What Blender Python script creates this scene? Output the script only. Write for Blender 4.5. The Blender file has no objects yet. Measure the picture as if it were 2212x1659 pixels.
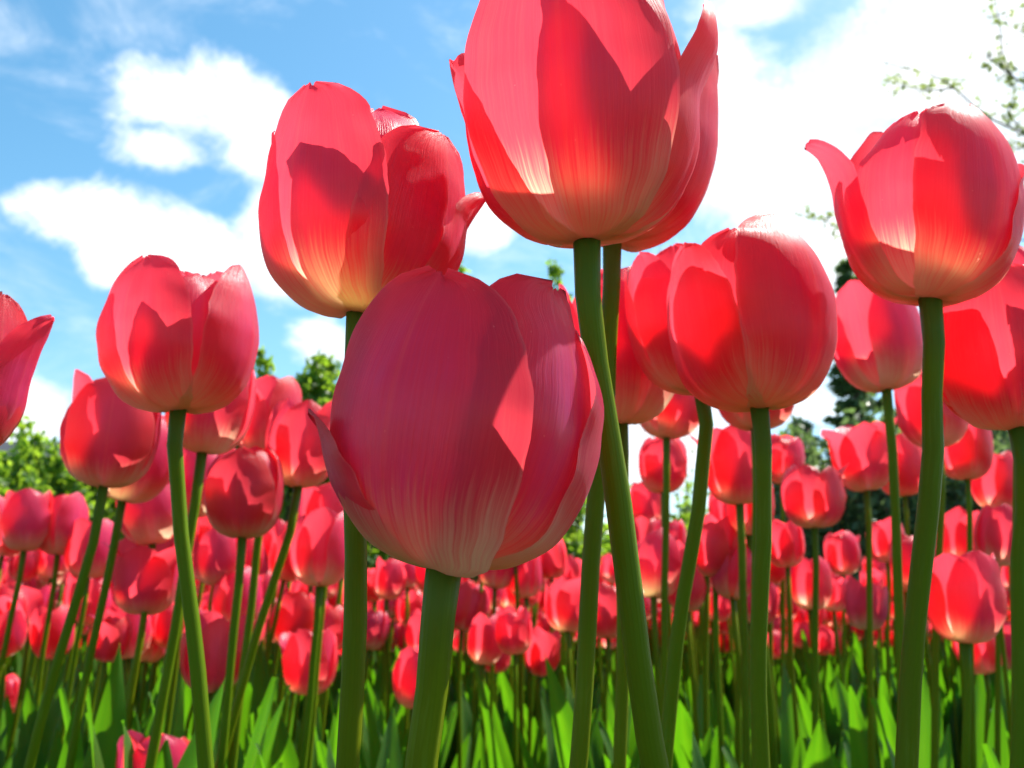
import bpy, bmesh, math, random
from mathutils import Vector, Matrix, noise as mn
R_ = math.radians
S = bpy.context.scene
COL = S.collection

# ------------------------------------------------------------------ camera, sky, sun, exposure
HC, PITCH = 0.38, 13.0            # camera height (m) and upward tilt (degrees)
F, CX, CY = 2171.0, 1106.0, 829.5  # focal length and centre in the pixels the photo was measured in
cam_d = bpy.data.cameras.new('camera')
cam = bpy.data.objects.new('camera', cam_d); COL.objects.link(cam)
cam.location = (0, 0, HC); cam.rotation_euler = (R_(90 + PITCH), 0, 0)
cam_d.sensor_width = 36; cam_d.lens = F / 2212 * 36
cam_d.clip_start = 0.01; cam_d.clip_end = 5000
cam_d.dof.use_dof = True; cam_d.dof.focus_distance = 0.26; cam_d.dof.aperture_fstop = 28
S.camera = cam
RIGHT = Vector((1, 0, 0)); FWD = Vector((0, math.cos(R_(PITCH)), math.sin(R_(PITCH)))); UP = Vector((0, -math.sin(R_(PITCH)), math.cos(R_(PITCH))))
CAM = Vector((0, 0, HC))
def at(px, py, d):
    return CAM + d * (FWD + RIGHT * ((px - CX) / F) + UP * ((CY - py) / F))
def direction(px, py):
    return (at(px, py, 1) - CAM).normalized()

SUN_EL, SUN_AZ = 52.0, 52.0       # azimuth clockwise from the view direction
S.view_settings.view_transform = 'Standard'; S.view_settings.look = 'None'
S.view_settings.exposure = 1.38; S.view_settings.gamma = 1
sd = bpy.data.lights.new('sun', 'SUN'); sd.energy = 5.0; sd.angle = R_(0.55); sd.color = (1, .95, .87)
so = bpy.data.objects.new('sun', sd); COL.objects.link(so)
sv = Vector((math.sin(R_(SUN_AZ)) * math.cos(R_(SUN_EL)), math.cos(R_(SUN_AZ)) * math.cos(R_(SUN_EL)), math.sin(R_(SUN_EL))))
so.rotation_euler = (-sv).to_track_quat('-Z', 'Y').to_euler(); so.location = (2, 2, 6)

def N(nt, typ, **kw):
    n = nt.nodes.new(typ)
    for k, v in kw.items(): setattr(n, k, v)
    return n
def link(nt, a, b): nt.links.new(a, b)
def math_(nt, op, a, b=None, c=None, clamp=False):
    n = N(nt, 'ShaderNodeMath', operation=op, use_clamp=clamp)
    for i, v in enumerate((a, b, c)):
        if v is None: continue
        if isinstance(v, (int, float)): n.inputs[i].default_value = v
        else: link(nt, v, n.inputs[i])
    return n.outputs[0]
def sstep(nt, v, lo, hi):
    n = N(nt, 'ShaderNodeMapRange', interpolation_type='SMOOTHSTEP')
    n.inputs[1].default_value = lo; n.inputs[2].default_value = hi
    link(nt, v, n.inputs[0]); return n.outputs[0]
def mixc(nt, f, a, b, mode='MIX'):
    n = N(nt, 'ShaderNodeMix', data_type='RGBA', blend_type=mode)
    for i, v in ((0, f), (6, a), (7, b)):
        if isinstance(v, (int, float)): n.inputs[i].default_value = v
        elif isinstance(v, tuple): n.inputs[i].default_value = (*v, 1)
        else: link(nt, v, n.inputs[i])
    return n.outputs[2]

W = bpy.data.worlds.new('World'); S.world = W; W.use_nodes = True
wt = W.node_tree
bg = wt.nodes['Background']; bg.inputs[1].default_value = 0.085
sky = N(wt, 'ShaderNodeTexSky', sky_type='NISHITA'); sky.sun_disc = False
sky.sun_elevation = R_(SUN_EL); sky.sun_rotation = R_(SUN_AZ); sky.air_density = 1.0; sky.dust_density = 0.6; sky.ozone_density = 1.0
tc = N(wt, 'ShaderNodeTexCoord')
def fbm(scale, detail, rough, dist=0.0, vec=None, loc=(0, 0, 0)):
    mp = N(wt, 'ShaderNodeMapping'); mp.inputs['Location'].default_value = loc
    mp.inputs['Scale'].default_value = vec or (1, 1, 1)
    link(wt, tc.outputs['Generated'], mp.inputs[0])
    n = N(wt, 'ShaderNodeTexNoise'); n.inputs['Scale'].default_value = scale; n.inputs['Detail'].default_value = detail
    n.inputs['Roughness'].default_value = rough; n.inputs['Distortion'].default_value = dist
    link(wt, mp.outputs[0], n.inputs['Vector']); return n.outputs['Fac']
# heaps of cumulus, each at a direction in the sky: (x, y, half width, half height)
HEAPS = [(420, 225, 215, 112), (370, 320, 120, 65), (540, 330, 150, 110), (225, 490, 175, 90), (420, 530, 230, 115), (600, 470, 150, 130), (640, 590, 170, 90),
         (1880, 190, 380, 190), (1640, 330, 230, 190), (2050, 380, 330, 230), (1560, 170, 90, 130), (2120, 60, 300, 130), (1760, 560, 330, 190), (1640, 20, 150, 45),
         (60, 880, 100, 90), (700, 735, 90, 70), (1040, 500, 70, 70), (1560, 760, 300, 180), (1440, 930, 160, 130), (240, 560, 90, 60)]
sep = N(wt, 'ShaderNodeSeparateXYZ'); link(wt, tc.outputs['Generated'], sep.inputs[0])
best = None
for hx, hy, sx, sz in HEAPS:
    d = direction(hx, hy)
    a = math_(wt, 'MULTIPLY', math_(wt, 'SUBTRACT', sep.outputs[0], d.x), F / sx)
    b = math_(wt, 'MULTIPLY', math_(wt, 'SUBTRACT', sep.outputs[2], d.z), F / sz)
    r2 = math_(wt, 'ADD', math_(wt, 'MULTIPLY', a, a), math_(wt, 'MULTIPLY', b, b))
    v = math_(wt, 'SUBTRACT', 1.0, math_(wt, 'SQRT', r2))
    best = v if best is None else math_(wt, 'SMOOTH_MAX', best, v, 0.25)
front = sstep(wt, sep.outputs[1], 0.0, 0.2)           # the heaps above stand only in the part of the sky ahead
best = math_(wt, 'MULTIPLY', math_(wt, 'MAXIMUM', best, -1.2), front)
n1 = fbm(9.0, 9, 0.6, 0.25, (1, 1, 1.25))
far_ = math_(wt, 'MULTIPLY', math_(wt, 'SUBTRACT', 1.0, front), -0.42)
dens = math_(wt, 'ADD', math_(wt, 'ADD', best, far_), math_(wt, 'MULTIPLY', math_(wt, 'SUBTRACT', n1, 0.5), 2.3))
cum = sstep(wt, dens, -0.01, 0.58)
wisp = sstep(wt, math_(wt, 'ADD', fbm(5.0, 8, 0.62, 0.6, (1, 1, 2.2), (3, 1, 2)), math_(wt, 'MULTIPLY', fbm(22.0, 4, 0.6), 0.15)), 0.56, 0.92)
wisp = math_(wt, 'MULTIPLY', wisp, 0.55)
cover = math_(wt, 'MAXIMUM', cum, wisp)
shade = sstep(wt, fbm(11.0, 6, 0.6, 0.2, (1, 1, 1.4), (0.3, 0.7, 0.1)), 0.35, 0.65)
cloud_c = mixc(wt, shade, (4.6, 5.3, 5.9), (7.6, 7.7, 7.8))
hs = N(wt, 'ShaderNodeHueSaturation'); hs.inputs['Hue'].default_value = 0.482; hs.inputs['Saturation'].default_value = 1.26; hs.inputs['Value'].default_value = 1.0
link(wt, sky.outputs[0], hs.inputs['Color'])
link(wt, mixc(wt, cover, hs.outputs[0], cloud_c), bg.inputs[0])

S.cycles.use_denoising = True
S.cycles.max_bounces = 10; S.cycles.diffuse_bounces = 5; S.cycles.transmission_bounces = 8
S.cycles.sample_clamp_indirect = 6

# ------------------------------------------------------------------ materials
def new_mat(name):
    m = bpy.data.materials.new(name); m.use_nodes = True
    nt = m.node_tree; nt.nodes.clear()
    return m, nt, N(nt, 'ShaderNodeOutputMaterial')
def uvxy(nt):
    u = N(nt, 'ShaderNodeUVMap', uv_map='UVMap'); s = N(nt, 'ShaderNodeSeparateXYZ'); link(nt, u.outputs[0], s.inputs[0])
    return u.outputs[0], s.outputs[0], s.outputs[1]
def noise_(nt, vec, scale, detail=3, rough=.5, mapping=None):
    if mapping:
        mp = N(nt, 'ShaderNodeMapping'); mp.inputs['Scale'].default_value = mapping
        link(nt, vec, mp.inputs[0]); vec = mp.outputs[0]
    n = N(nt, 'ShaderNodeTexNoise'); n.inputs['Scale'].default_value = scale; n.inputs['Detail'].default_value = detail; n.inputs['Roughness'].default_value = rough
    link(nt, vec, n.inputs['Vector']); return n.outputs['Fac']
def principled(nt, col, rough, spec=.5, normal=None, sheen=0.0):
    p = N(nt, 'ShaderNodeBsdfPrincipled')
    if isinstance(col, tuple): p.inputs['Base Color'].default_value = (*col, 1)
    else: link(nt, col, p.inputs['Base Color'])
    if isinstance(rough, (int, float)): p.inputs['Roughness'].default_value = rough
    else: link(nt, rough, p.inputs['Roughness'])
    p.inputs['Specular IOR Level'].default_value = spec; p.inputs['Sheen Weight'].default_value = sheen; p.inputs['Sheen Roughness'].default_value = .28; p.inputs['Sheen Tint'].default_value = (1, .72, .80, 1)
    if normal is not None: link(nt, normal, p.inputs['Normal'])
    return p.outputs[0]
def bump(nt, h, strength, dist):
    b = N(nt, 'ShaderNodeBump'); b.inputs['Strength'].default_value = strength; b.inputs['Distance'].default_value = dist
    link(nt, h, b.inputs['Height']); return b.outputs[0]
def leafy(nt, out, dif, trans, fac, rough=.5, spec=.4, normal=None, sheen=0):
    t = N(nt, 'ShaderNodeBsdfTranslucent')
    if isinstance(trans, tuple): t.inputs[0].default_value = (*trans, 1)
    else: link(nt, trans, t.inputs[0])
    mx = N(nt, 'ShaderNodeMixShader'); mx.inputs[0].default_value = fac
    link(nt, principled(nt, dif, rough, spec, normal, sheen), mx.inputs[1]); link(nt, t.outputs[0], mx.inputs[2]); link(nt, mx.outputs[0], out.inputs[0])

def petal_material(name, bloom, red=(.60, .024, .070), glow=(.98, .060, .095), gloss=(.40, .7)):
    m, nt, out = new_mat(name)
    vec, u, t = uvxy(nt)
    oi = N(nt, 'ShaderNodeObjectInfo')
    au = math_(nt, 'ABSOLUTE', math_(nt, 'MULTIPLY_ADD', u, 2.0, -1.0))
    streak = noise_(nt, vec, 1.0, 4, .65, (70, 2.2, 1))
    veins = noise_(nt, vec, 1.0, 2, .5, (150, 3.5, 1))
    blot = noise_(nt, vec, 1.0, 4, .6, (4, 5, 1))
    tt = math_(nt, 'ADD', t, math_(nt, 'MULTIPLY', math_(nt, 'SUBTRACT', streak, .5), .34))
    tt = math_(nt, 'ADD', tt, math_(nt, 'MULTIPLY_ADD', oi.outputs['Random'], .16, -.06))
    tt = math_(nt, 'SUBTRACT', tt, math_(nt, 'MULTIPLY', sstep(nt, au, .45, 1.0), .09))
    base = math_(nt, 'SUBTRACT', 1.0, sstep(nt, tt, .07, .43))
    belly = math_(nt, 'MULTIPLY', math_(nt, 'SUBTRACT', 1.0, sstep(nt, au, .15, .85)), math_(nt, 'MULTIPLY', sstep(nt, t, .05, .35), math_(nt, 'SUBTRACT', 1.0, sstep(nt, t, .65, 1.0))))
    pig = math_(nt, 'MULTIPLY', math_(nt, 'ADD', math_(nt, 'MULTIPLY', streak, .9), math_(nt, 'MULTIPLY', blot, .5)), belly)
    c = mixc(nt, math_(nt, 'MULTIPLY', pig, bloom, clamp=True), red, (.42, .048, .22))
    c = mixc(nt, math_(nt, 'MULTIPLY', sstep(nt, veins, .42, .75), .35), c, (.74, .06, .09))
    c = mixc(nt, base, c, mixc(nt, sstep(nt, t, .02, .20), (.44, .47, .18), (.66, .60, .38)))
    c = mixc(nt, math_(nt, 'MULTIPLY', sstep(nt, au, .95, 1.0), .35), c, (.80, .30, .28))
    vo = N(nt, 'ShaderNodeTexVoronoi'); vo.inputs['Scale'].default_value = 1.0
    mpv = N(nt, 'ShaderNodeMapping'); mpv.inputs['Scale'].default_value = (26, 34, 1); link(nt, vec, mpv.inputs[0]); link(nt, mpv.outputs[0], vo.inputs['Vector'])
    sc_ = N(nt, 'ShaderNodeSeparateColor'); link(nt, vo.outputs['Color'], sc_.inputs[0])
    fleck = math_(nt, 'MULTIPLY', math_(nt, 'SUBTRACT', 1.0, sstep(nt, vo.outputs['Distance'], .05, .13)), math_(nt, 'GREATER_THAN', sc_.outputs[0], .86))
    c = mixc(nt, math_(nt, 'MULTIPLY', fleck, .55), c, (.85, .42, .40))
    rib = math_(nt, 'SUBTRACT', 1.0, sstep(nt, au, .0, .05))
    c = mixc(nt, math_(nt, 'MULTIPLY', rib, .35), c, (.70, .12, .14))
    hv = N(nt, 'ShaderNodeHueSaturation')
    link(nt, math_(nt, 'MULTIPLY_ADD', oi.outputs['Random'], .034, .482), hv.inputs['Hue'])
    link(nt, math_(nt, 'MULTIPLY_ADD', blot, .6, .70), hv.inputs['Value']); link(nt, c, hv.inputs['Color'])
    g = mixc(nt, base, glow, (.92, .80, .50))
    g = mixc(nt, math_(nt, 'MULTIPLY', sstep(nt, streak, .4, .75), .22), g, (.97, .16, .15))
    h = math_(nt, 'ADD', math_(nt, 'MULTIPLY', streak, .7), math_(nt, 'MULTIPLY', veins, .5))
    leafy(nt, out, hv.outputs[0], g, .58, gloss[0], gloss[1], bump(nt, h, .6, .0007), .11)
    return m
PETAL = petal_material('petal_red', .75)
PETAL_PURPLE = petal_material('petal_purple_bloom', 1.2, (.45, .013, .048), gloss=(.36, .6))

def stem_material():
    m, nt, out = new_mat('stem_green')
    vec, u, t = uvxy(nt); oi = N(nt, 'ShaderNodeObjectInfo')
    n = noise_(nt, vec, 1.0, 4, .6, (26, 3, 1)); n2 = noise_(nt, vec, 1.0, 2, .5, (6, 3, 1))
    c = mixc(nt, n, (.070, .140, .002), (.130, .225, .004))
    c = mixc(nt, math_(nt, 'MULTIPLY', n2, .55), c, (.125, .105, .005))
    c = mixc(nt, math_(nt, 'MULTIPLY', sstep(nt, t, .93, 1.0), .35), c, (.055, .13, .055))
    bl = noise_(nt, vec, 1.0, 5, .7, (9, 14, 1))
    c = mixc(nt, math_(nt, 'MULTIPLY', sstep(nt, bl, .52, .75), .40), c, (.17, .28, .03))
    c = mixc(nt, math_(nt, 'MULTIPLY', sstep(nt, noise_(nt, vec, 1.0, 3, .7, (30, 60, 1)), .70, .78), .5), c, (.10, .07, .015))
    hv = N(nt, 'ShaderNodeHueSaturation'); link(nt, math_(nt, 'MULTIPLY_ADD', oi.outputs['Random'], .04, .48), hv.inputs['Hue']); link(nt, c, hv.inputs['Color'])
    leafy(nt, out, hv.outputs[0], (.28, .42, .01),   .20, .40, .08, bump(nt, n, .55, .0007), .0)
    return m
STEM = stem_material()
def leaf_material(name, dif0, dif1, tr0, tr1, fac=.5):
    m, nt, out = new_mat(name)
    vec, u, t = uvxy(nt); oi = N(nt, 'ShaderNodeObjectInfo')
    n = noise_(nt, vec, 1.0, 4, .6, (38, 1.4, 1)); b = noise_(nt, vec, 1.0, 3, .6, (3, 4, 1))
    f = math_(nt, 'MULTIPLY_ADD', n, .6, math_(nt, 'MULTIPLY', oi.outputs['Random'], .45), clamp=True)
    au = math_(nt, 'ABSOLUTE', math_(nt, 'MULTIPLY_ADD', u, 2.0, -1.0))
    edge = math_(nt, 'MULTIPLY', sstep(nt, au, .93, 1.0), .5)
    d = mixc(nt, edge, mixc(nt, f, dif0, dif1), (.14, .24, .05)); tr = mixc(nt, math_(nt, 'MULTIPLY', b, 1.0), tr0, tr1)
    leafy(nt, out, d, tr, fac, .42, .28, bump(nt, n, .3, .0008), .0)
    return m
LEAF = leaf_material('tulip_leaf_green', (.026, .080, .012), (.056, .135, .018), (.050, .25, .004), (.19, .48, .006), .46)
def foliage_material(name, d0, d1, t0, t1, fac=.4):
    m, nt, out = new_mat(name)
    g = N(nt, 'ShaderNodeNewGeometry')
    n = noise_(nt, g.outputs['Position'], 3.2, 3, .6); r = g.outputs['Random Per Island']
    f = math_(nt, 'MULTIPLY_ADD', n, .9, math_(nt, 'MULTIPLY_ADD', r, .6, -.3), clamp=True)
    leafy(nt, out, mixc(nt, f, d0, d1), mixc(nt, f, t0, t1), fac, .45, .4)
    return m
BUSH = foliage_material('bush_leaf', (.055, .13, .014), (.13, .25, .030), (.26, .48, .02), (.50, .70, .05), .45)
NEEDLE = foliage_material('spruce_needle', (.050, .095, .040), (.13, .19, .080), (.12, .22, .05), (.28, .40, .12), .4)
TREELEAF = foliage_material('young_leaf', (.085, .13, .04), (.15, .20, .06), (.26, .35, .07), (.40, .48, .12), .45)
def plain(name, c0, c1, scale, rough=.8, bmp=.4, dist=.01):
    m, nt, out = new_mat(name); g = N(nt, 'ShaderNodeTexCoord')
    n = noise_(nt, g.outputs['Object'], scale, 6, .65)
    link(nt, principled(nt, mixc(nt, n, c0, c1), rough, .3, bump(nt, n, bmp, dist)), out.inputs[0]); return m
BARK = plain('bark', (.05, .035, .025), (.14, .11, .08), 18, .9, .8, .01)
SOIL = plain('soil', (.018, .011, .007), (.060, .040, .026), 30, .95, 1.0, .02)
LAWN = plain('lawn', (.025, .06, .012), (.06, .12, .025), 6, .9, .8, .05)
WALL = plain('grey_render', (.07, .08, .095), (.10, .11, .13), 3, .9, .2, .01)
ROOF = plain('dark_slate', (.022, .024, .030), (.055, .058, .068), 8, .7, .4, .02)
GLASS = plain('window_glass', (.02, .025, .03), (.03, .035, .04), 2, .15, .0, .001)

# ------------------------------------------------------------------ mesh helpers
def catmull(p, s):
    """Point at s in 0..1 along the spline through p (tuples)."""
    n = len(p) - 1; x = min(max(s, 0), .99999) * n; i = int(x); f = x - i
    a, b, c, d = p[max(i - 1, 0)], p[i], p[i + 1], p[min(i + 2, n)]
    return tuple(.5 * ((2 * B) + (C - A) * f + (2 * A - 5 * B + 4 * C - D) * f * f + (3 * B - A - 3 * C + D) * f ** 3) for A, B, C, D in zip(a, b, c, d))
def resample(p, n):
    pts = [Vector(catmull(p, i / 240)) for i in range(241)]
    L = [0]
    for a, b in zip(pts, pts[1:]): L.append(L[-1] + (b - a).length)
    out = []; j = 0
    for i in range(n + 1):
        t = L[-1] * i / n
        while j < 239 and L[j + 1] < t: j += 1
        f = (t - L[j]) / max(L[j + 1] - L[j], 1e-9)
        out.append(pts[j].lerp(pts[j + 1], min(max(f, 0), 1)))
    return out
def grid_mesh(name, rows, nu, mat, smooth=True):
    """rows: list of lists of points; UV = (across, along)."""
    me = bpy.data.meshes.new(name)
    v = [p for r in rows for p in r]; nr = len(rows); w = nu + 1
    f = [(j * w + i, j * w + i + 1, (j + 1) * w + i + 1, (j + 1) * w + i) for j in range(nr - 1) for i in range(nu)]
    me.from_pydata([tuple(x) for x in v], [], f)
    uv = me.uv_layers.new(name='UVMap')
    for lp in me.loops:
        k = lp.vertex_index; uv.data[lp.index].uv = ((k % w) / nu, (k // w) / (nr - 1))
    for p in me.polygons: p.use_smooth = smooth
    me.materials.append(mat); return me
def obj(name, me, parent=None, loc=(0, 0, 0)):
    o = bpy.data.objects.new(name, me); COL.objects.link(o); o.location = loc
    if parent is not None: o.parent = parent
    return o
def thing(name, label, cat, loc, group=None):
    o = bpy.data.objects.new(name, None); COL.objects.link(o); o.location = loc; o.empty_display_size = .02
    o['label'] = label; o['category'] = cat
    if group: o['group'] = group
    return o
def tag(o, label=None, cat=None, group=None, kind=None):
    for k, v in (('label', label), ('category', cat), ('group', group), ('kind', kind)):
        if v: o[k] = v
    return o
def tube_mesh(name, path, radii, mat, sides=10, cap=True):
    rows = []; ref = Vector((0, 1, 0.01))
    for i, p in enumerate(path):
        a = path[max(i - 1, 0)]; b = path[min(i + 1, len(path) - 1)]
        t = (b - a).normalized(); x = t.cross(ref).normalized(); y = x.cross(t)
        rows.append([p + (x * math.cos(2 * math.pi * k / sides) + y * math.sin(2 * math.pi * k / sides)) * radii[i] for k in range(sides + 1)])
    me = grid_mesh(name, rows, sides, mat)
    bm = bmesh.new(); bm.from_mesh(me); bmesh.ops.remove_doubles(bm, verts=bm.verts, dist=1e-6)
    if cap:
        ed = [e for e in bm.edges if e.is_boundary]
        bmesh.ops.holes_fill(bm, edges=ed)
    bm.to_mesh(me); bm.free(); return me

# ------------------------------------------------------------------ petals
WSHAPE = [(0, .22), (.08, .38), (.18, .62), (.30, .83), (.45, .97), (.56, 1.0), (.68, .95), (.78, .83), (.87, .64), (.93, .46), (.97, .29), (1, .06)]
def lookup(tab, t):
    for (a, x), (b, y) in zip(tab, tab[1:]):
        if t <= b:
            f = (t - a) / (b - a); f = f * f * (3 - 2 * f) * .35 + f * .65
            return x + (y - x) * f
    return tab[-1][1]
LOW = [(.06, 0), (.30, .006), (.56, .045), (.80, .14), (.945, .29), (1.0, .46)]
def profile(R, H, tipr, hs, p):
    pts = [(r * R, z * H) for r, z in LOW]
    for s in (.2, .4, .6, .8, 1.0):
        e = s ** p
        pts.append((R * (1 + (tipr - 1) * e), H * (.46 + (.54 * hs + .46 * (hs - 1)) * s)))
    return pts
def petal_mesh(R, H, az=0, w=.95, tipr=.5, hs=1.0, p=1.8, k=1.0, out=0.0, edge=0.0, ripple=.02, skew=0.0, keel=.02, tipw=1.0, curl=0.0, curlt=.8, seed=0, nu=16, nv=26, prof=None, notch=0.0, mat=None, rough=.012, shear=0.0, ribs=.006):
    """One petal round the z axis. az 0 faces -Y (the camera), positive turns towards +X. Lengths are fractions of R."""
    rnd = random.Random(seed); ph = rnd.uniform(0, 6.3); ph2 = rnd.uniform(0, 6.3); off = Vector((rnd.uniform(0, 50), rnd.uniform(0, 50), rnd.uniform(0, 50)))
    line = resample(prof or profile(R, H, tipr, hs, p), nv)
    rows = []
    for j, (r, z) in enumerate(line):
        t = j / nv
        hw = lookup(WSHAPE, t) * w * R
        if t > .8: hw *= 1 + (tipw - 1) * (t - .8) / .2
        hw *= 1 + (.028 * mn.noise(Vector((t * 16, seed * 3.3, 1))) + .016 * mn.noise(Vector((t * 45, seed * 2.1, 7)))) * max(0, t - .3) / .7
        rc = max(r * k, R * (.42 + .25 * t))
        tn = Vector(line[min(j + 1, nv)]) - Vector(line[max(j - 1, 0)]); tn.normalize(); nr, nz = tn.y, -tn.x
        row = []
        for i in range(nu + 1):
            u = 2 * i / nu - 1
            s = u * hw / rc
            rad = (r - rc) + rc * math.cos(s); tang = rc * math.sin(s)
            zz = z
            top = max(0, (t - .35) / .65)
            d = out * R + edge * R * abs(u) ** 3 * top + keel * R * math.exp(-(u / .13) ** 2) * (1 - t) * t * 3
            d += ripple * R * abs(u) ** 2.5 * (math.sin(13 * t + ph + u) + .6 * math.sin(29 * t + ph2)) * min(1, t * 2.5)
            d += ribs * R * (math.sin(u * 17 + ph) + .6 * math.sin(u * 29 + ph2)) * math.exp(-(u / .55) ** 2) * min(1, t * 3) * (1.15 - t)
            q = Vector((u * 1.5, t * 3, 0)) + off
            d += rough * R * 2.2 * mn.noise(q) + rough * R * .8 * mn.noise(q * 3.1)
            rad += d * nr * math.cos(s); tang += d * math.sin(s); zz += d * nz
            if t > curlt and curl: zz -= curl * H * ((t - curlt) / (1 - curlt)) ** 2 * .35; rad += curl * R * ((t - curlt) / (1 - curlt)) ** 1.5
            zz -= notch * H * math.exp(-(u / .22) ** 2) * max(0, (t - .75) / .25) ** 2
            zz += rough * 1.6 * H * mn.noise(Vector((u * 4, 9, seed * 1.7))) * max(0, (t - .8) / .2)
            zz += shear * H * u * top
            tang += skew * R * t * t
            row.append((tang, -rad, zz))
        rows.append(row)
    ca, sa = math.cos(R_(az)), math.sin(R_(az))
    rows = [[Vector((x * ca - y * sa, x * sa + y * ca, z)) for x, y, z in r] for r in rows]
    return grid_mesh('petal', rows, nu, mat or PETAL)

# ------------------------------------------------------------------ leaves of the tulip plants
def leaf_mesh(L, w, lean, bend, fold, twist, seed, nu=8, nv=18):
    rnd = random.Random(seed); ph = rnd.uniform(0, 6)
    rows = []; x = z = 0.0; ang = R_(lean)
    for j in range(nv + 1):
        t = j / nv
        hw = w * ((max(0, math.sin(math.pi * (.14 + .86 * t))) ** .8) * (.60 + .55 * (1 - t))) + .0006
        a = ang + R_(bend) * t * t
        if j: x += math.sin(a) * L / nv; z += math.cos(a) * L / nv
        fo = R_(fold) * (1.25 - t * .8)
        tw = R_(twist) * t
        row = []
        for i in range(nu + 1):
            u = 2 * i / nu - 1
            side = u * hw * math.cos(fo * abs(u) ** .4); lift = abs(u) ** 1.3 * hw * math.sin(fo) + .10 * w * math.sin(9 * t + ph) * u * abs(u)
            s2 = side * math.cos(tw) - lift * math.sin(tw); l2 = side * math.sin(tw) + lift * math.cos(tw)
            row.append(Vector((x - l2 * math.cos(a), s2, z + l2 * math.sin(a) * .6)))
        rows.append(row)
    return grid_mesh('leaf', rows, nu, LEAF)
LEAVES = [leaf_mesh(.31, .034, 5, 12, 28, 20, 1), leaf_mesh(.29, .038, 7, 12, 24, -25, 2), leaf_mesh(.33, .030, 4, 14, 34, 40, 3), leaf_mesh(.28, .042, 8, 13, 22, 10, 4),
          leaf_mesh(.31, .036, 6, 8, 26, -50, 5), leaf_mesh(.35, .032, 3, 10, 30, 15, 6), leaf_mesh(.27, .036, 11, 17, 24, 35, 7)]

def head_matrix(tilt, nod, spin=0):
    """tilt: lean to the photo's right, nod: lean away from the camera, degrees."""
    return (Matrix.Rotation(R_(tilt), 4, 'Y') @ Matrix.Rotation(R_(-nod), 4, 'X') @ Matrix.Rotation(R_(spin), 4, 'Z'))
TULIPS = 'red tulips growing in the flower bed'
def make_stem(root, base, lean, bow, r0, r1, axis, seed=0, sides=10, nv=14, lean_y=0.0):
    """Stem from the ground to the base of the head. lean: sideways drift (m per m going down)."""
    foot = Vector((base.x + lean * base.z, base.y + lean_y * base.z, -.01))
    mid1 = foot.lerp(base, .35) + Vector((bow * .6, 0, 0)); mid2 = foot.lerp(base, .72) + Vector((bow, 0, 0))
    neck = base - (axis * .35 + Vector((0, 0, .65))).normalized() * .022
    pts = [foot, mid1, mid2, neck, base + axis * .0015]
    path = [Vector(v) for v in resample([tuple(q) for q in pts], nv)]
    rnd = random.Random(seed)
    rad = [(r0 + (r1 - r0) * i / nv) * rnd.uniform(.965, 1.035) for i in range(nv + 1)]
    ph = rnd.uniform(0, 6)
    path = [q + Vector((math.sin(ph + i * .9), math.cos(ph + i * .7), 0)) * r1 * .28 * (1 if i < nv - 2 else 0) for i, q in enumerate(path)]
    rad[-1] = r1 * 1.16; rad[-2] = r1 * 1.05
    root.location = (foot.x, foot.y, 0)
    o = root.location
    return obj('stem', tube_mesh('stem', [q - Vector(o) for q in path], rad, STEM, sides), root)
def add_leaves(root, rnd, n, scale=1.0, spread=.02):
    a0 = rnd.uniform(0, 360)
    for i in range(n):
        l = obj('leaf', LEAVES[rnd.randrange(len(LEAVES))], root)
        a = R_(a0 + i * 360 / n + rnd.uniform(-35, 35))
        l.location = (math.cos(a) * spread * rnd.uniform(.3, 1.2), math.sin(a) * spread * rnd.uniform(.3, 1.2), -.005)
        l.rotation_euler = (0, 0, a); s = scale * rnd.uniform(.82, 1.08); l.scale = (s, s, s)

def hero(label, base_px, depth, R, H, petals, tilt=0, nod=0, lean=0, bow=0, stem_px=40, leaves=2, seed=1, mat=None, lean_y=0.0):
    """A near tulip: R and H in photo pixels at its depth; every petal its own mesh."""
    sc = depth / F
    base = at(*base_px, depth)
    root = thing('tulip', label, 'tulip', (0, 0, 0), TULIPS)
    M = head_matrix(tilt, nod); axis = (M @ Vector((0, 0, 1))).normalized()
    r = stem_px * sc / 2
    make_stem(root, base, lean, bow, r * .96, r * .94, axis, seed, 16, 26, lean_y)
    for i, kw in enumerate(petals):
        kw = dict(kw); kw.setdefault('seed', seed * 31 + i); kw.setdefault('mat', mat)
        lab = kw.pop('label', None)
        if 'prof' in kw: kw['prof'] = [(a * sc, b * sc) for a, b in kw['prof']]
        me = petal_mesh(R * sc, H * sc, nu=22, nv=38, **kw)
        me.transform(M)
        o = obj('petal', me, root, base - root.location)
        if lab: o['label'] = lab
    add_leaves(root, random.Random(seed + 900), leaves, 1.0, .03)
    return root

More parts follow.
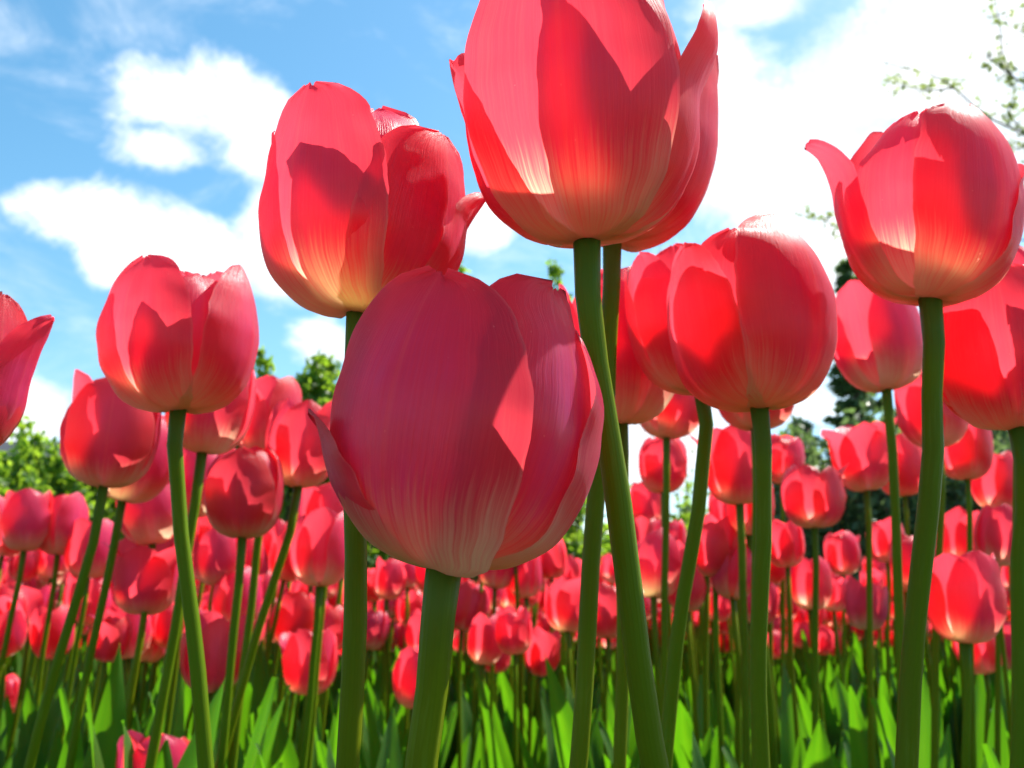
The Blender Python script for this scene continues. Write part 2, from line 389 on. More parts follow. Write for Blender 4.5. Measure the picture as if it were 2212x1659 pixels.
# ------------------------------------------------------------------ the near tulips
OUTW, INW = .98, .92
hero('big tulip with purple bloom, head bowed low in front of the others', (960, 1204), .236, 266, 592, [
    dict(az=-30, w=1.0, tipr=.74, hs=.935, p=2.2, out=.12, k=1.12, edge=.06, keel=.03, tipw=1.25, ripple=.012, skew=-.16),
    dict(az=58, w=1.02, tipr=.52, hs=1.06, skew=-.13, p=1.9, out=-.03, k=1.05, keel=-.05, tipw=1.9, ripple=.03, ribs=.016, rough=.013, label='petal with a crinkled sunlit edge'),
    dict(az=-80, w=.62, prof=[(20, 0), (150, 12), (245, 70), (290, 125), (318, 180), (340, 215), (362, 236)], out=.02, tipw=1.0, ripple=.02, label='torn petal pointing outward'),
    dict(az=-106, w=.85, tipr=.76, hs=.98, p=2.6, out=-.06, tipw=1.2),
    dict(az=118, w=1.05, tipr=.50, hs=.98, p=2.2, tipw=1.3, ripple=.035, out=.03),
    dict(az=-140, w=.80, tipr=.50, hs=1.08, tipw=1.5, curl=-.05, ripple=.04, label='back petal with a curled lip')],
    tilt=14, nod=1, lean=-.06, bow=-.001, stem_px=74, leaves=3, seed=11, mat=PETAL_PURPLE)
hero('tallest tulip, its wide cup cut off by the picture\'s top edge', (1268, 505), .28, 246, 562, [
    dict(az=-12, w=.98, tipr=.84, hs=1.06, p=2.6, out=.07, k=1.05, tipw=1.3, ripple=.01),
    dict(az=34, w=.95, tipr=.74, hs=1.02, p=2.2, out=-.03, tipw=1.3),
    dict(az=80, w=.64, tipr=1.42, hs=.80, p=1.5, out=.05, k=1.2, edge=-.10, curl=-.22, curlt=.84, tipw=1.5, label='flared petal with a folded tip'),
    dict(az=-78, w=.56, tipr=1.17, hs=.67, p=1.1, out=.04, edge=-.22, tipw=.8, curl=-.06, label='short petal flared outward'),
    dict(az=-134, w=1.0, tipr=.85, hs=.92, p=2.4, out=-.02),
    dict(az=146, w=1.0, tipr=.85, hs=.94, p=2.4, out=.04)],
    tilt=-3, nod=-4, lean=.185, bow=-.010, stem_px=56, leaves=2, seed=12)
hero('tulip hidden behind the tallest one, on a brownish green stem', (1322, 512), .375, 200, 430, [
    dict(az=10, tipr=.6), dict(az=-50, tipr=.6, out=-.04), dict(az=70, tipr=.95, out=.04, hs=.98), dict(az=130, tipr=.8), dict(az=-110, tipr=.6), dict(az=190, tipr=.6)],
    tilt=6, lean=-.11, bow=0.004, stem_px=38, leaves=2, seed=13)
hero('open tulip with a jagged sunlit tip, touching the tallest tulip', (775, 667), .30, 204, 436, [
    dict(az=-34, w=.98, tipr=.86, hs=1.0, p=2.0, out=.07, k=1.15, tipw=1.35, ripple=.012),
    dict(az=14, w=.80, tipr=.42, hs=.98, p=3.6, out=-.02, tipw=1.6, keel=-.03, ripple=.04, label='inner petal bending inward'),
    dict(az=60, w=1.0, tipr=.92, hs=.83, p=2.4, out=.05, k=1.1, tipw=1.6, ripple=.015, rough=.013),
    dict(az=-88, w=.80, tipr=1.06, hs=.90, p=1.8, out=.0, tipw=1.2),
    dict(az=100, w=.72, tipr=1.22, hs=.66, p=1.1, out=.10, edge=-.1, label='bulging side petal'),
    dict(az=172, w=.98, tipr=.50, hs=1.0, p=2.4, tipw=1.5)],
    tilt=2, nod=-2, lean=.0, bow=0.002, stem_px=50, leaves=2, seed=14)
hero('tulip standing alone against white cloud, on a stem bowed sideways', (386, 877), .43, 152, 312, [
    dict(az=-26, w=.92, tipr=.70, hs=.96, p=2.4, out=.07, k=1.2, tipw=1.2),
    dict(az=34, w=.92, tipr=.78, hs=.84, p=2.4, out=.0, tipw=1.1),
    dict(az=-80, w=.80, tipr=.72, hs=.95, p=2.2, out=-.02),
    dict(az=84, w=.92, tipr=.80, hs=.98, p=2.4, out=.06, k=1.2),
    dict(az=150, w=.9, tipr=.55, hs=1.06, p=2.4), dict(az=-160, w=.9, tipr=.50, hs=1.07, p=2.4, out=.05)],
    tilt=-2, nod=1, lean=.19, bow=-.005, stem_px=33, leaves=2, seed=15)
hero('closed egg-shaped tulip on a straight upright stem', (1640, 872), .385, 166, 385, [
    dict(az=38, w=1.08, tipr=.52, hs=1.03, p=2.4, out=.07, k=1.18, tipw=1.2),
    dict(az=-24, w=1.0, tipr=.52, hs=.98, p=2.4, out=-.02, tipw=1.2),
    dict(az=-74, w=.95, tipr=.80, hs=.92, p=2.6, out=.06, k=1.2),
    dict(az=96, w=.9, tipr=.55, hs=1.0, p=2.4, out=.01),
    dict(az=156, w=.9, tipr=.50, hs=1.02, out=.05), dict(az=-140, w=.9, tipr=.60, hs=.98)],
    tilt=-3, lean=-.045, bow=-.001, stem_px=37, leaves=2, seed=16)
hero('tulip tucked close behind the egg-shaped one, stem slanting away', (1514, 838), .455, 124, 300, [
    dict(az=-10, tipr=.6, out=.05, k=1.2, p=2.4), dict(az=-62, tipr=.78, hs=1.02, p=2.5), dict(az=50, tipr=.6), dict(az=110, tipr=.6, out=.05), dict(az=170, tipr=.55, hs=1.04), dict(az=-120, tipr=.75, hs=1.03, p=2.5, out=.05)],
    tilt=-9, lean=-.16, bow=.003, stem_px=31, leaves=2, seed=17)
hero('domed tulip with one pointed petal flung out sideways', (2008, 637), .362, 172, 392, [
    dict(az=-32, w=1.0, tipr=.52, hs=1.0, p=2.4, out=-.02, tipw=1.4),
    dict(az=28, w=1.06, tipr=.58, hs=1.0, p=2.4, out=.07, k=1.15, tipw=1.4, ripple=.012),
    dict(az=-90, w=.52, prof=[(12, 0), (95, 10), (165, 90), (192, 170), (205, 240), (236, 300), (272, 325)], tipw=.9, edge=-.1, label='narrow petal flung outward'),
    dict(az=90, w=.92, tipr=1.0, hs=.78, p=1.8, out=.08, k=1.2),
    dict(az=-146, w=.95, tipr=.58, hs=1.05, p=2.2, out=.06), dict(az=150, w=.9, tipr=.5, hs=1.02)],
    tilt=4, nod=-1, lean=-.18, bow=.006, stem_px=45, leaves=2, seed=18)
hero('large tulip half outside the picture, below the domed one', (2196, 918), .40, 156, 345, [
    dict(az=-24, w=1.0, tipr=.65, hs=.96, p=2.4, out=.06, k=1.2), dict(az=36, w=.95, tipr=.6, p=2.4, out=-.02), dict(az=-82, w=.9, tipr=.72, hs=.9, p=2.4, out=-.02),
    dict(az=90, tipr=.7), dict(az=150, tipr=.6, hs=1.04), dict(az=-150, tipr=.6, hs=1.04)],
    tilt=-3, lean=-.115, stem_px=36, leaves=2, seed=19)
hero('tulip cut by the picture\'s side edge, one petal reaching into blue sky', (-116, 985), .355, 132, 350, [
    dict(az=60, w=1.0, tipr=.86, hs=1.0, p=2.0, out=.05), dict(az=-10, w=.95, tipr=.6, hs=1.02),
    dict(az=84, w=.66, prof=[(12, 0), (70, 15), (120, 90), (138, 170), (150, 230), (172, 285), (196, 315)], edge=-.1, tipw=1.1, out=.06, label='petal flared outward'),
    dict(az=-80, tipr=.6), dict(az=150, tipr=.7), dict(az=-150, tipr=.6)],
    tilt=2, lean=0.0, stem_px=40, leaves=0, seed=20)
hero('deep red tulip mostly hidden behind the bowed purple-bloomed one', (1342, 908), .50, 124, 318, [
    dict(az=22, w=1.0, tipr=.65, hs=1.0, p=2.4, out=.06, k=1.2), dict(az=-35, tipr=.7, out=-.02), dict(az=84, tipr=.7, hs=.88, p=2.4, out=.03),
    dict(az=-90, w=.8, tipr=1.0, hs=.98), dict(az=150, tipr=.6), dict(az=-150, tipr=.6)],
    tilt=-1, lean=-.025, stem_px=28, leaves=2, seed=21)

# ------------------------------------------------------------------ heads to copy for the tulips farther back
def make_proto(seed, n_u, n_v, openness):
    rnd = random.Random(seed); out = []
    for i in range(6):
        inner = i % 2
        tip = rnd.uniform(.52, .82) + openness
        if rnd.random() < .18: tip += rnd.uniform(.35, .6)
        out.append(petal_mesh(.029, .073, az=i * 60 + rnd.uniform(-9, 9), w=rnd.uniform(.86, 1.05), tipr=tip, hs=rnd.uniform(.88, 1.06), p=rnd.uniform(2.4, 3.6), k=1.0 if inner else 1.22,
                              out=-.04 if inner else .06, ripple=rnd.uniform(.015, .035), tipw=rnd.uniform(1.0, 1.4), skew=rnd.uniform(-.08, .08), seed=seed * 17 + i, nu=n_u, nv=n_v))
    return out
PROTOS = [make_proto(100 + i, 12, 18, o) for i, o in enumerate((0, .04, .2, -.06, .08, .36, .02, .14))]
CLOSED, OPEN, WIDE = 3, 4, 5
def joined(proto):
    bm = bmesh.new()
    for me in proto: bm.from_mesh(me)
    me = bpy.data.meshes.new('flower'); bm.to_mesh(me); bm.free()
    me.materials.append(PETAL)
    for p in me.polygons: p.use_smooth = True
    return me
FAR = [joined(make_proto(200 + i, 6, 9, o)) for i, o in enumerate((0, .04, .14, -.05, .06, .35))]

def place(label, px, py, wid, proto=0, spin=0, tilt=0, nod=0, lean=0.0, bow=0.0, depth=None, leaves=2, tall=1.0, seed=None):
    """A tulip whose head sits on the photo point (px, py) and looks wid pixels wide."""
    depth = depth or 138.0 / wid
    lean -= .225 * max(0, px - CX) / F
    seed = seed if seed is not None else int(px * 7 + py)
    base = at(px, py, depth); s = wid * depth / F / .064
    root = thing('tulip', label, 'tulip', (0, 0, 0), TULIPS)
    M = head_matrix(tilt, nod, spin); axis = (head_matrix(tilt, nod) @ Vector((0, 0, 1))).normalized()
    rnd = random.Random(seed); r = rnd.uniform(.0029, .0035)
    make_stem(root, base, lean, bow, r * 1.15, r, axis, seed, 8, 12)
    for me in PROTOS[proto]:
        o = obj('petal', me, root); o.location = base - root.location
        o.rotation_euler = M.to_euler(); o.scale = (s, s, s * tall)
    add_leaves(root, rnd, leaves, rnd.uniform(.85, 1.05), .025)
    return root

MID = [
 # label, px, py, width, proto, spin, kwargs
 ('plump tulip below the bowed stem, first on the side of the leafy hedge', 225, 1046, 205, 1, 10, dict(lean=-.17, tilt=4)),
 ('tulip half covered by the plump one beside the hedge', 264, 1078, 165, 0, 40, dict(lean=-.11, tilt=12)),
 ('tulip peeking out under the head that stands against the cloud', 437, 973, 190, 6, 20, dict(lean=-.09, tilt=6)),
 ('pale-topped tulip in front of the small bush, shoulder behind two heads', 575, 985, 150, 2, 75, dict(lean=-.05)),
 ('tulip under the small bush, on a stem slanting far down', 645, 1047, 162, 4, 15, dict(lean=-.24, tilt=3)),
 ('rounded closed tulip hanging just above a dense patch of stems', 524, 1157, 172, 3, 0, dict(lean=-.04)),
 ('tulip with a scalloped top rim beside the hedge foot', 52, 1187, 112, 2, 30, dict(lean=-.10)),
 ('small tulip with white rolled-back petal edges', 110, 1247, 84, 5, 20, dict(lean=-.06, tilt=-4)),
 ('pale salmon tulip just behind the slanting stem of the plump one', 190, 1245, 110, 7, 50, dict(lean=-.08)),
 ('tulip between scalloped and salmon tulips, only its top showing', 125, 1195, 110, 6, 80, dict(lean=-.05)),
 ('wide open tulip with a curled petal drooping over its cup', 312, 1322, 140, 5, 0, dict(lean=-.14, tilt=4, nod=-8)),
 ('low tulip crossed by the bowed stem', 455, 1492, 142, 4, 25, dict(lean=0.02)),
 ('low dark red tulip with a deep gap between two petals', 668, 1497, 118, 2, 0, dict(lean=0.02)),
 ('bright tulip with glowing petals next to the upright front stem', 690, 1262, 140, 1, 70, dict(lean=-.05)),
 ('tulip with a white-hot spot at its base, behind the bowed stem', 330, 1172, 140, 0, 15, dict(lean=-.06, tilt=-8)),
 ('pinkish tulip crossed by the bowed stem at its neck', 415, 1112, 130, 6, 35, dict(lean=-.05)),
 ('tulip with several crinkled tips just under the small bush', 705, 1190, 130, 7, 10, dict(lean=-.05)),
 ('tulip below the rounded closed one, to the side of its neck', 468, 1205, 105, 3, 20, dict(lean=-.07)),
 ('big tulip top at the picture\'s bottom edge, flower close to the ground', 330, 1778, 168, 7, 15, dict(lean=0.02, depth=.80)),
 ('tulip cut by the side edge among thin stems', 0, 1410, 100, 6, 0, dict(lean=-.02, tilt=-10)),
 ('low tulip cut by the side edge just above the leaves', 5, 1545, 72, 3, 0, dict(lean=-.02)),
 ('soft pink tulip in shade under the rounded closed one', 505, 1352, 108, 0, 55, dict(lean=-.05, tilt=3)),
 ('dusky tulip leaning over the low one with the deep gap', 618, 1392, 98, 6, 30, dict(lean=-.05, tilt=12)),
 ('tulip between the slanting stems, magenta side in shade', 305, 1420, 66, 3, 45, dict(lean=-.10)),
 ('tulip head just behind the wide open one', 240, 1345, 85, 1, 0, dict(lean=-.10, tilt=5)),
 ('tulip filling the gap behind the bright glowing one', 600, 1215, 82, 4, 66, dict(lean=-.08)),
 # the other side
 ('tulip showing between two thin stems beneath the egg-shaped head', 1440, 942, 150, 0, 20, dict(lean=-.01, tilt=5)),
 ('tulip base peeking out straight below the egg-shaped head', 1632, 922, 180, 6, 30, dict(lean=0.0)),
 ('medium tulip tucked under the domed one, mottled with light', 1915, 837, 198, 1, 20, dict(lean=.03, tilt=-7, bow=.004)),
 ('tulip crossed by the domed tulip\'s thick stem', 2030, 962, 150, 0, 40, dict(lean=-.02, tilt=-6)),
 ('violet-pink tulip at the side edge between two large heads', 2196, 690, 130, 6, 0, dict(lean=0.0, depth=.62)),
 ('tulip with glowing cup to the side of the straight upright stem', 1598, 1085, 145, 2, 10, dict(lean=.03, tilt=-3)),
 ('slim tulip just past the straight upright stem', 1690, 1042, 92, 3, 40, dict(lean=0.0, tilt=6)),
 ('small tulip split by two thin stems, white sky behind it', 1433, 1062, 108, 3, 0, dict(lean=0.0)),
 ('broad squat tulip against the dark shrub', 1760, 1137, 136, 4, 30, dict(lean=0.0, tall=.85)),
 ('tulip with one white-tipped petal jutting out against the shrub', 1872, 1057, 128, 5, -10, dict(lean=.02, tilt=-5)),
 ('tulip pressed against the white-tipped one, behind a slim stem', 1955, 1068, 108, 6, 20, dict(lean=.01, tilt=-8)),
 ('tulip beyond the thick stem with a bright pink belly', 2090, 1032, 120, 2, 60, dict(lean=.02)),
 ('tulip with a pointed petal, cut by the last stem at the side edge', 2155, 1098, 108, 7, 20, dict(lean=0.0)),
 ('dark shaded tulip low on its own short stem', 2086, 1384, 166, 2, 15, dict(lean=.0, tilt=3)),
 ('bright tulip lying low behind the dark shaded one', 2130, 1452, 100, 4, 40, dict(lean=0.0, tilt=-12)),
 ('little bright tulip low at the side edge, petals parted', 2190, 1445, 84, 6, 0, dict(lean=0.0, tilt=5)),
 ('narrow tulip with a sunlit flank beside the straight upright stem', 1703, 1272, 72, 3, 10, dict(lean=.01, tall=1.2)),
 ('small tulip under the squat one, upper of a pair', 1822, 1240, 78, 0, 30, dict(lean=.0)),
 ('small tulip between slim stems under the white-tipped one', 1918, 1212, 80, 1, 60, dict(lean=.0)),
 ('tiny tulip with a pale yellow base above the leaves', 1822, 1347, 52, 0, 0, dict(lean=.0)),
 ('tiny tulip leaning on the pale-based one', 1864, 1331, 44, 3, 20, dict(lean=.0, tilt=5)),
 ('small pinkish tulip beneath the one with the glowing cup', 1595, 1172, 118, 6, 70, dict(lean=.0)),
 ('small tulip under the split one, above slim leaves', 1462, 1232, 66, 1, 0, dict(lean=.0)),
 ('small blunt tulip between slanting and straight stems', 1522, 1357, 54, 3, 30, dict(lean=.0, tall=1.15)),
 ('small tulip against the straight upright stem, low down', 1598, 1330, 56, 0, 15, dict(lean=.0)),
 ('small tulip just above the blunt one', 1512, 1302, 58, 4, 15, dict(lean=.0)),
 ('tulip behind the paired thin stems, lower one of two', 1392, 1212, 82, 1, 45, dict(lean=.0)),
 ('tulip behind the paired thin stems, upper one of two', 1396, 1135, 80, 6, 10, dict(lean=.0)),
 ('round little tulip alone above the leaves, under the bowed head', 1070, 1452, 70, 3, 0, dict(lean=.0, tall=.9)),
 ('blocky little tulip leaning on the thick curving stem', 1232, 1503, 44, 3, 30, dict(lean=.0, tall=1.4)),
 ('tulip beneath the bowed head with a pale foot', 1028, 1342, 68, 1, 20, dict(lean=-.01, tilt=-6)),
 ('tulip beneath the bowed head, bright and widest of that patch', 1130, 1312, 76, 2, 0, dict(lean=-.01)),
 ('tulip partly behind the double stems under the tallest head', 1212, 1330, 58, 0, 0, dict(lean=0)),
 ('tulip beside the upright front stem, slim and bright', 792, 1395, 56, 3, 10, dict(lean=-.05)),
]
for lab, px, py, wid, pr, sp, kw in MID: place(lab, px, py, wid, pr, sp, **kw)

# ------------------------------------------------------------------ the crowd of small tulips behind
rnd = random.Random(5)
def small(px, d, z, label, lean, leaves=1):
    """A far tulip: depth d, head base at height z."""
    x = (px - CX) / F * d
    base = Vector((x, d * math.cos(R_(PITCH)), z))
    root = thing('tulip', label, 'tulip', (0, 0, 0), TULIPS)
    tilt = rnd.gauss(2, 6); nod = rnd.gauss(0, 6)
    M = head_matrix(tilt, nod, rnd.uniform(0, 360)); axis = (head_matrix(tilt, nod) @ Vector((0, 0, 1))).normalized()
    r = rnd.uniform(.0026, .0033)
    make_stem(root, base, lean, rnd.uniform(-.008, .008), r * 1.15, r, axis, 0, 6, 8)
    o = obj('flower', FAR[rnd.randrange(len(FAR))], root); o.location = base - root.location
    s = rnd.uniform(.72, 1.0); o.rotation_euler = M.to_euler(); o.scale = (s, s, s * rnd.uniform(.95, 1.12))
    add_leaves(root, rnd, leaves, rnd.uniform(.7, .95), .02)
def crowd(n, x0, x1, d0, d1, z0, z1, label, lean, leaves=1):
    for i in range(n):
        small(x0 + (x1 - x0) * (i + rnd.random()) / n, d0 + (d1 - d0) * rnd.random() ** .8, rnd.uniform(z0, z1), label, lean + rnd.gauss(0, .03), leaves)
crowd(44, -20, 760, 1.25, 2.0, .31, .46, 'small tulip in the dense rows between hedge and front stems', -.09)
crowd(62, -20, 760, 2.0, 3.0, .33, .46, 'tiny blurred tulip far back in the dense rows before the hedge', -.06)
crowd(26, 760, 1330, 1.5, 2.4, .30, .46, 'small tulip glimpsed beneath the big bowed head', -.02)
crowd(30, 780, 1480, 2.4, 3.2, .33, .45, 'tiny far tulip glimpsed low beneath the big bowed head', 0)
crowd(16, 1380, 1680, 1.7, 2.8, .35, .46, 'small tulip in the patch behind the paired thin stems', 0)
crowd(16, 1760, 2212, 1.9, 3.0, .37, .46, 'tiny tulip before the dark shrub among bare stems', 0)
crowd(8, 2130, 2212, 1.3, 2.2, .37, .48, 'small tulip stacked in the column along the side edge', 0)
crowd(12, 1360, 1720, 1.05, 1.6, .37, .47, 'middling tulip among the stems under the egg-shaped one', 0, 2)
crowd(8, 780, 1340, 1.2, 1.7, .27, .38, 'short tulip in the gap beneath the big bowed head', 0, 2)
crowd(6, 1720, 2200, 1.2, 1.8, .36, .45, 'tulip against the dark spruces among bare stems', 0, 2)
def far_field():
    """The tulips beyond the 300 that show largest: one mass at the far end of the bed."""
    bm = bmesh.new(); r = random.Random(9)
    heads = [m.copy() for m in FAR[:4]]
    for i in range(1150):
        d = r.uniform(2.5, 4.9); px = r.uniform(-80, 1200) if i < 620 else r.uniform(1200, 1760) if i < 1020 else r.uniform(1760, 2260)
        b = Vector(((px - CX) / F * d, d, r.uniform(.27, .46)))
        me = r.choice(FAR[:4]).copy(); k = r.uniform(.75, 1.0)
        me.transform(Matrix.Translation(b) @ head_matrix(r.gauss(2, 7), r.gauss(0, 6), r.uniform(0, 360)) @ Matrix.Scale(k, 4)); bm.from_mesh(me); bpy.data.meshes.remove(me)
        foot = Vector((b.x - .05 * b.z, b.y, 0))
        st = tube_mesh('t', [foot, foot.lerp(b, .5), b], [.0032, .003, .0028], STEM, 5, False)
        for q in st.polygons: q.material_index = 1
        bm.from_mesh(st); bpy.data.meshes.remove(st)
        for _ in range(2 if i < 1020 else 4):
            lf = r.choice(LEAVES).copy(); lf.transform(Matrix.Translation(foot + Vector((r.gauss(0, .03), r.gauss(0, .03), 0))) @ Matrix.Rotation(r.uniform(0, 6.28), 4, 'Z') @ Matrix.Scale(r.uniform(.8, 1.05), 4))
            for q in lf.polygons: q.material_index = 2
            bm.from_mesh(lf); bpy.data.meshes.remove(lf)
    me = bpy.data.meshes.new('far_tulips'); bm.to_mesh(me); bm.free()
    for m in (PETAL, STEM, LEAF): me.materials.append(m)
    for p in me.polygons: p.use_smooth = True
    tag(obj('far_tulips', me), 'mass of tiny red tulips at the far end of the bed', 'tulips', kind='stuff')
far_field()

# ------------------------------------------------------------------ leafy plants without a flower in view, low in the bed
def leaf_plant(x, y, n, scale, seed, label='tulip plant not in flower, broad leaves low between the stems'):
    root = thing('leaf_plant', label, 'tulip leaves', (x, y, 0), 'flowerless tulip plants in the bed')
    add_leaves(root, random.Random(seed), n, scale, .03)
rl = random.Random(77)
for i in range(46):
    d = rl.uniform(.72, 1.7); px = rl.uniform(700, 2260)
    if i >= 36: px = rl.uniform(-40, 700); d = max(d, 1.1)
    leaf_plant((px - CX) / F * d, d * .974, 4, rl.uniform(.78, 1.0), 500 + i)

# ------------------------------------------------------------------ ground
def sheet(name, x0, x1, y0, y1, z, mat, n=1, amp=0):
    rows = [[Vector((x0 + (x1 - x0) * i / n, y0 + (y1 - y0) * j / n, z + amp * mn.noise(Vector((i * .7, j * .7, 3))))) for i in range(n + 1)] for j in range(n + 1)]
    return tag(obj(name, grid_mesh(name, rows, n, mat)), kind='structure')
sheet('lawn', -1500, 1500, -1500, 1500, -.012, LAWN)
sheet('soil', -4.5, 4.5, -1.2, 5.2, -.002, SOIL, 60, .006)

# ------------------------------------------------------------------ hedge bushes, trees, house
def quad_cloud(name, spots, mat):
    """spots: (centre, normal, along, length, width): pointed leaves of four corners."""
    v, f = [], []
    for c, nrm, al, L, w in spots:
        al = (al - nrm * al.dot(nrm)).normalized(); s = nrm.cross(al)
        k = len(v); v += [tuple(c - al * L * .5), tuple(c + s * w * .5 + nrm * w * .12), tuple(c + al * L * .5), tuple(c - s * w * .5 + nrm * w * .12)]
        f += [(k, k + 1, k + 2, k + 3)]
    me = bpy.data.meshes.new(name); me.from_pydata(v, [], f); me.materials.append(mat); return me
def rv(r): 
    while True:
        q = Vector((r.uniform(-1, 1), r.uniform(-1, 1), r.uniform(-1, 1)))
        if .05 < q.length < 1: return q.normalized()
def limb_mesh(name, chains, mat, sides=6):
    bm = bmesh.new()
    for path, r0, r1 in chains:
        n = len(path) - 1
        me = tube_mesh('t', path, [r0 + (r1 - r0) * i / n for i in range(n + 1)], mat, sides); bm.from_mesh(me); bpy.data.meshes.remove(me)
    me = bpy.data.meshes.new(name); bm.to_mesh(me); bm.free(); me.materials.append(mat)
    for p in me.polygons: p.use_smooth = True
    return me
def bush(label, px, top, d, half_px, seed, n=2600, leaf=.05, name='bush', group='bushes behind the tulip bed', cat='bush', mat=None, nshoot=0, tw=.012, tp=1.25):
    """Leafy shrub: its top at photo height top, half_px half as wide; upright shoots of leaves rising from the ground."""
    r = random.Random(seed); p = at(px, top, d); H = p.z; hw = half_px * d / F
    root = thing(name, label, cat, (p.x, p.y, 0), group)
    shoots = []; chains = []
    for i in range(nshoot or int(26 + hw * 34)):
        a = r.uniform(0, 6.283); q = math.sqrt(r.random()); x, y = math.cos(a) * q * hw, math.sin(a) * q * hw * .8
        h = H * (1 - .38 * q ** 2) * r.uniform(.84, 1.0) if i else H
        if not i: x = y = 0
        st = Vector((x * .25, y * .25, 0)); en = Vector((x, y, h)); md = st.lerp(en, .5) + Vector((x, y, 0)) * .25
        path = [Vector(v) for v in resample([tuple(st), tuple(md), tuple(en)], 6)]
        shoots.append(path); chains.append((path, tw, .25 * tw))
    spots = []
    for i in range(n):
        pa = shoots[r.randrange(len(shoots))]; t = 1 - r.random() ** tp * .95; x = t * (len(pa) - 1); k = min(int(x), len(pa) - 2)
        c = pa[k].lerp(pa[k + 1], x - k); wd = (.10 + .22 * (1 - t)) * min(1.0, hw + .3)
        c = c + rv(r) * wd * r.random()
        if c.z < .03: continue
        spots.append((c, rv(r), (Vector((0, 0, .6)) + rv(r)).normalized(), leaf * r.uniform(.7, 1.3), leaf * r.uniform(.4, .65)))
    obj('foliage', quad_cloud('foliage', spots, mat or BUSH), root); obj('branch', limb_mesh('branch', chains, BARK), root)
bush('broad bright green bush in front of the dark slate roof', 50, 912, 7.0, 190, 1, 12000, .075)
bush('bright green bush behind the plump tulip', 215, 950, 7.4, 180, 2, 11000, .075)
bush('low green bush hidden behind the crowd of stems', 390, 1010, 8.0, 180, 3, 7000, .075)
bush('slim bush tip beside the head that stands against the cloud', 562, 762, 7.0, 85, 4, 6500, .07, nshoot=46, tp=2.6)
bush('tufted bright bush beside the upright front stem', 700, 772, 6.6, 125, 5, 12000, .07, nshoot=70, tp=2.4)
bush('bush behind the bowed purple-bloomed head', 880, 905, 7.2, 190, 6, 7000, .075)
bush('bush tip poking out between two large tulip heads', 995, 566, 7.5, 85, 7, 6000, .07)
bush('small twiggy bush tip beside the tallest tulip\'s stem', 1195, 574, 8.0, 90, 8, 6000, .065, nshoot=44, tp=2.6)
bush('pale bush in sunlight behind the paired thin stems', 1420, 1010, 9.0, 150, 9, 6000, .075)
bush('low bush beneath the bowed head, seen between thick stems', 1200, 1015, 7.6, 150, 21, 5000, .075)
bush('low bush behind the egg-shaped tulip\'s stem', 1585, 1030, 7.8, 140, 22, 5000, .075)
bush('thin pale saplings against the cloud below the tallest tulip', 1425, 500, 9.5, 90, 10, 240, .055, 'sapling', None, 'sapling', TREELEAF, 9, .006)

def spruce(label, px, top, d, half_px, seed, n=5200):
    r = random.Random(seed); p = at(px, top, d); H = p.z; hw = half_px * d / F
    root = thing('spruce_tree', label, 'spruce', (p.x, p.y, 0), 'dark spruces behind the bed')
    obj('trunk', tube_mesh('trunk', [Vector((0, 0, H * i / 6 * .97)) for i in range(7)], [.09 * (1 - i / 6.3) + .006 for i in range(7)], BARK, 8), root)
    spots = []; tiers = int(H * 11)
    br = []
    for k in range(tiers):
        z = H * (.01 + .98 * (k + r.random() * .6) / tiers); R = hw * (1 - z / H) ** .85 + .03
        for j in range(r.randint(6, 9)):
            a = r.uniform(0, 6.283); br.append((z, a, R * r.uniform(.65, 1.1)))
    for i in range(n):
        z, a, L = br[r.randrange(len(br))]; t = r.random() ** .7
        c = Vector((math.cos(a) * L * t, math.sin(a) * L * t, z - .30 * L * t + .22 * L * t * t)) + rv(r) * (.02 + .10 * L * (1 - t * .5)) * r.random()
        if c.z < .02: continue
        al = Vector((math.cos(a), math.sin(a), .1)) + rv(r) * .7
        spots.append((c, (Vector((0, 0, .8)) + rv(r)).normalized(), al.normalized(), r.uniform(.08, .17), r.uniform(.025, .05)))
    obj('crown', quad_cloud('crown', spots, NEEDLE), root)
for lab, px, top, hp, sd_ in (('dark evergreen shrub between the egg-shaped tulip and the slim spruce', 1720, 905, 150, 41), ('dark evergreen shrub at the slim spruce\'s foot', 1880, 850, 170, 42),
                            ('dark evergreen shrub behind the thick stem of the domed tulip', 2050, 830, 170, 43), ('dark evergreen shrub at the picture\'s side edge', 2210, 850, 160, 44)):
    bush(lab, px, top, 6.6, hp, sd_, 8000, .07, 'shrub', 'dark evergreen shrubs behind the bed', 'shrub', NEEDLE, 60, .012, 1.1)
spruce('slim dark spruce with its pointed tip in the gap of sky', 1828, 556, 8.0, 120, 31, 12000)
spruce('dark spruce behind the domed tulip\'s thick stem', 2040, 640, 8.8, 260, 32, 16000)
spruce('dark spruce behind the large tulip at the side edge', 2230, 600, 8.2, 260, 33, 15000)
spruce('low dark spruce behind the squat tulip', 1720, 900, 7.4, 190, 34, 9000)
spruce('low dark spruce behind the white-tipped tulip', 1930, 880, 7.0, 220, 35, 11000)
spruce('low dark spruce filling the corner behind the shaded tulip', 2130, 900, 6.8, 220, 36, 11000)

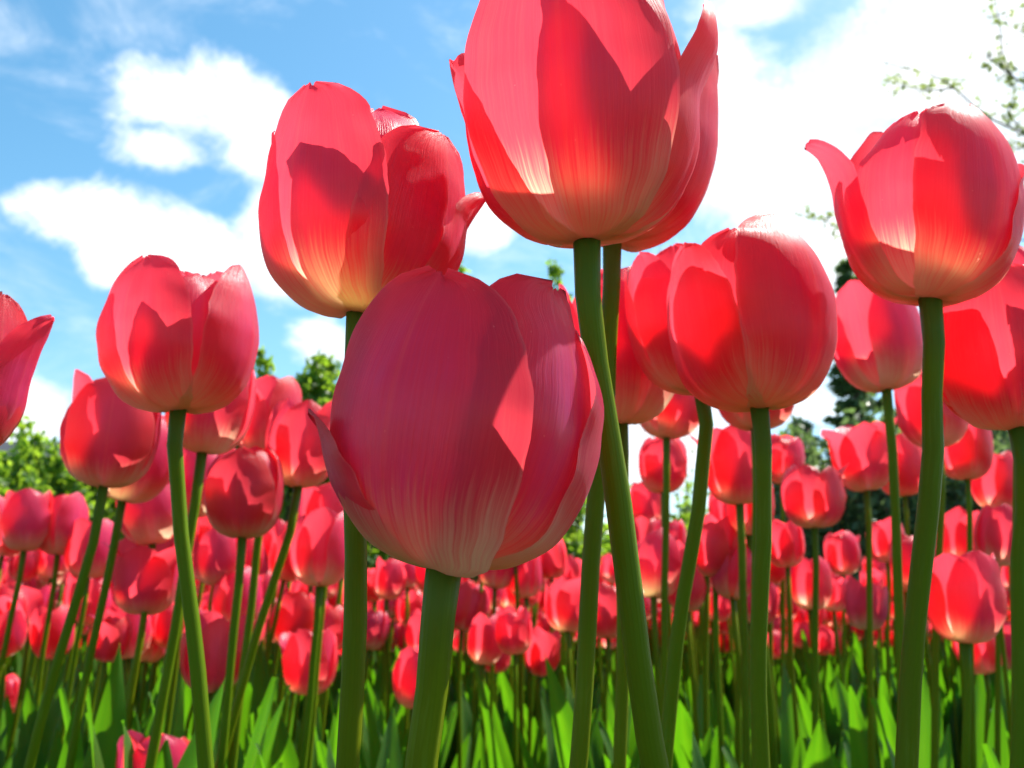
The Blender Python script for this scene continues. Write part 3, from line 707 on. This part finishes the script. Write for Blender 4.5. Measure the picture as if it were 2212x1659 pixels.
def twig_tree():
    r = random.Random(3); d = 6.0
    foot = at(2420, 1000, d); root = thing('tree', 'slender tree with sparse young leaves on thin branches over the domed tulip', 'tree', (foot.x, foot.y, 0))
    o = root.location
    P = lambda x, y, dd=d: at(x, y, dd) - o
    trunk = [Vector((0, 0, 0)), Vector((.02, 0, .9)), P(2400, 420), P(2370, 150), P(2340, -150)]
    obj('trunk', tube_mesh('trunk', [Vector(v) for v in resample([tuple(v) for v in trunk], 14)], [.07 - .004 * i for i in range(15)], BARK, 10), root)
    lines = [[(2400, 420), (2300, 345), (2212, 290), (2130, 250), (2060, 190), (2000, 155), (1960, 150), (1890, 125)],
             [(2372, 160), (2280, 180), (2200, 175), (2170, 130), (2160, 60), (2150, -10)],
             [(2200, 175), (2150, 135), (2110, 100)], [(2130, 250), (2080, 255), (2030, 240)], [(2060, 190), (2010, 195), (1960, 190), (1930, 175)],
             [(2372, 160), (2250, 90), (2212, 70), (2180, 55)], [(2212, 290), (2180, 240), (2190, 200)], [(2340, 350), (2260, 360), (2205, 370)],
             [(2355, 20), (2250, 10), (2190, 20), (2140, 40)], [(2300, 345), (2270, 260), (2215, 220)], [(2400, 480), (2200, 520), (2000, 500), (1850, 520), (1785, 555)], [(1850, 520), (1790, 480), (1735, 466)], [(2240, 310), (2190, 320), (2150, 300)]]
    chains = []; spots = []
    for k, ln in enumerate(lines):
        dd = d + (r.uniform(-.25, .25) if k not in (0, 1) else 0)
        pts = [tuple(P(x, y, d if i == 0 else dd + r.uniform(-.08, .08))) for i, (x, y) in enumerate(ln)]
        path = [Vector(v) for v in resample(pts, 14)]
        chains.append((path, .010 if k < 2 else .006, .002))
        for i in range(len(path)):
            for _ in range(2 if i > 4 or k > 1 else 1):
                if r.random() < .30: continue
                c = path[i] + rv(r) * .05
                for _ in range(r.randint(3, 8)):
                    spots.append((c + rv(r) * r.uniform(.0, .05), rv(r), rv(r), r.uniform(.026, .048), r.uniform(.015, .026)))
    obj('branch', limb_mesh('branch', chains, BARK), root); obj('foliage', quad_cloud('foliage', spots, TREELEAF), root)
    # small sprays further down the same side
twig_tree()

def house():
    d = 38.0
    p = at(-60, 1330, d); root = thing('house', 'grey house with dark slate roof and round turret beyond the hedge', 'house', (p.x, p.y, 0))
    o = root.location; u = d / F
    def box(name, x0, x1, y0, y1, z0, z1, mat, par=root):
        bm = bmesh.new(); bmesh.ops.create_cube(bm, size=1)
        for v in bm.verts: v.co = Vector((x0 + (x1 - x0) * (v.co.x + .5), y0 + (y1 - y0) * (v.co.y + .5), z0 + (z1 - z0) * (v.co.z + .5)))
        me = bpy.data.meshes.new(name); bm.to_mesh(me); bm.free(); me.materials.append(mat); return obj(name, me, par)
    zz = lambda py: HC + d * ((1330 - py) / F) * 1.0
    X = lambda px: (px + 60) * u
    box('wall', X(-330), X(170), 0, 6, 0, zz(985), WALL)
    me = bpy.data.meshes.new('roof'); e, t = zz(985), zz(918); x0, x1 = X(-350), X(180)
    me.from_pydata([(x0, -.4, e), (x1, -.4, e), (x1, 6.4, e), (x0, 6.4, e), (x0 + 1.6, 3, t), (x1 - 1.9, 3, t)], [], [(0, 1, 5, 4), (1, 2, 5), (2, 3, 4, 5), (3, 0, 4), (0, 3, 2, 1)])
    me.materials.append(ROOF); rf = obj('roof', me, root)
    rows = []
    for k in range(9):
        rr, z = [(0.42, 0), (.42, .25), (.42, .5), (.46, .52), (.42, .68), (.33, .84), (.2, .96), (.08, 1.02), (.02, 1.15)][k]
        rows.append([Vector((X(66) + rr * math.cos(a * .3927), 2.2 + rr * math.sin(a * .3927), t - .62 + z)) for a in range(17)])
    obj('turret', grid_mesh('turret', rows, 16, ROOF), root)
    box('chimney', X(126), X(148), 2.0, 2.6, e - .2, zz(896), ROOF, rf)
    for k in range(4):
        w = box('window', X(-280 + k * 110), X(-230 + k * 110), -.06, -.003, 2.2, 3.7, WALL); box('pane', X(-275 + k * 110), X(-235 + k * 110), -.075, -.063, 2.3, 3.6, GLASS, w)
house()
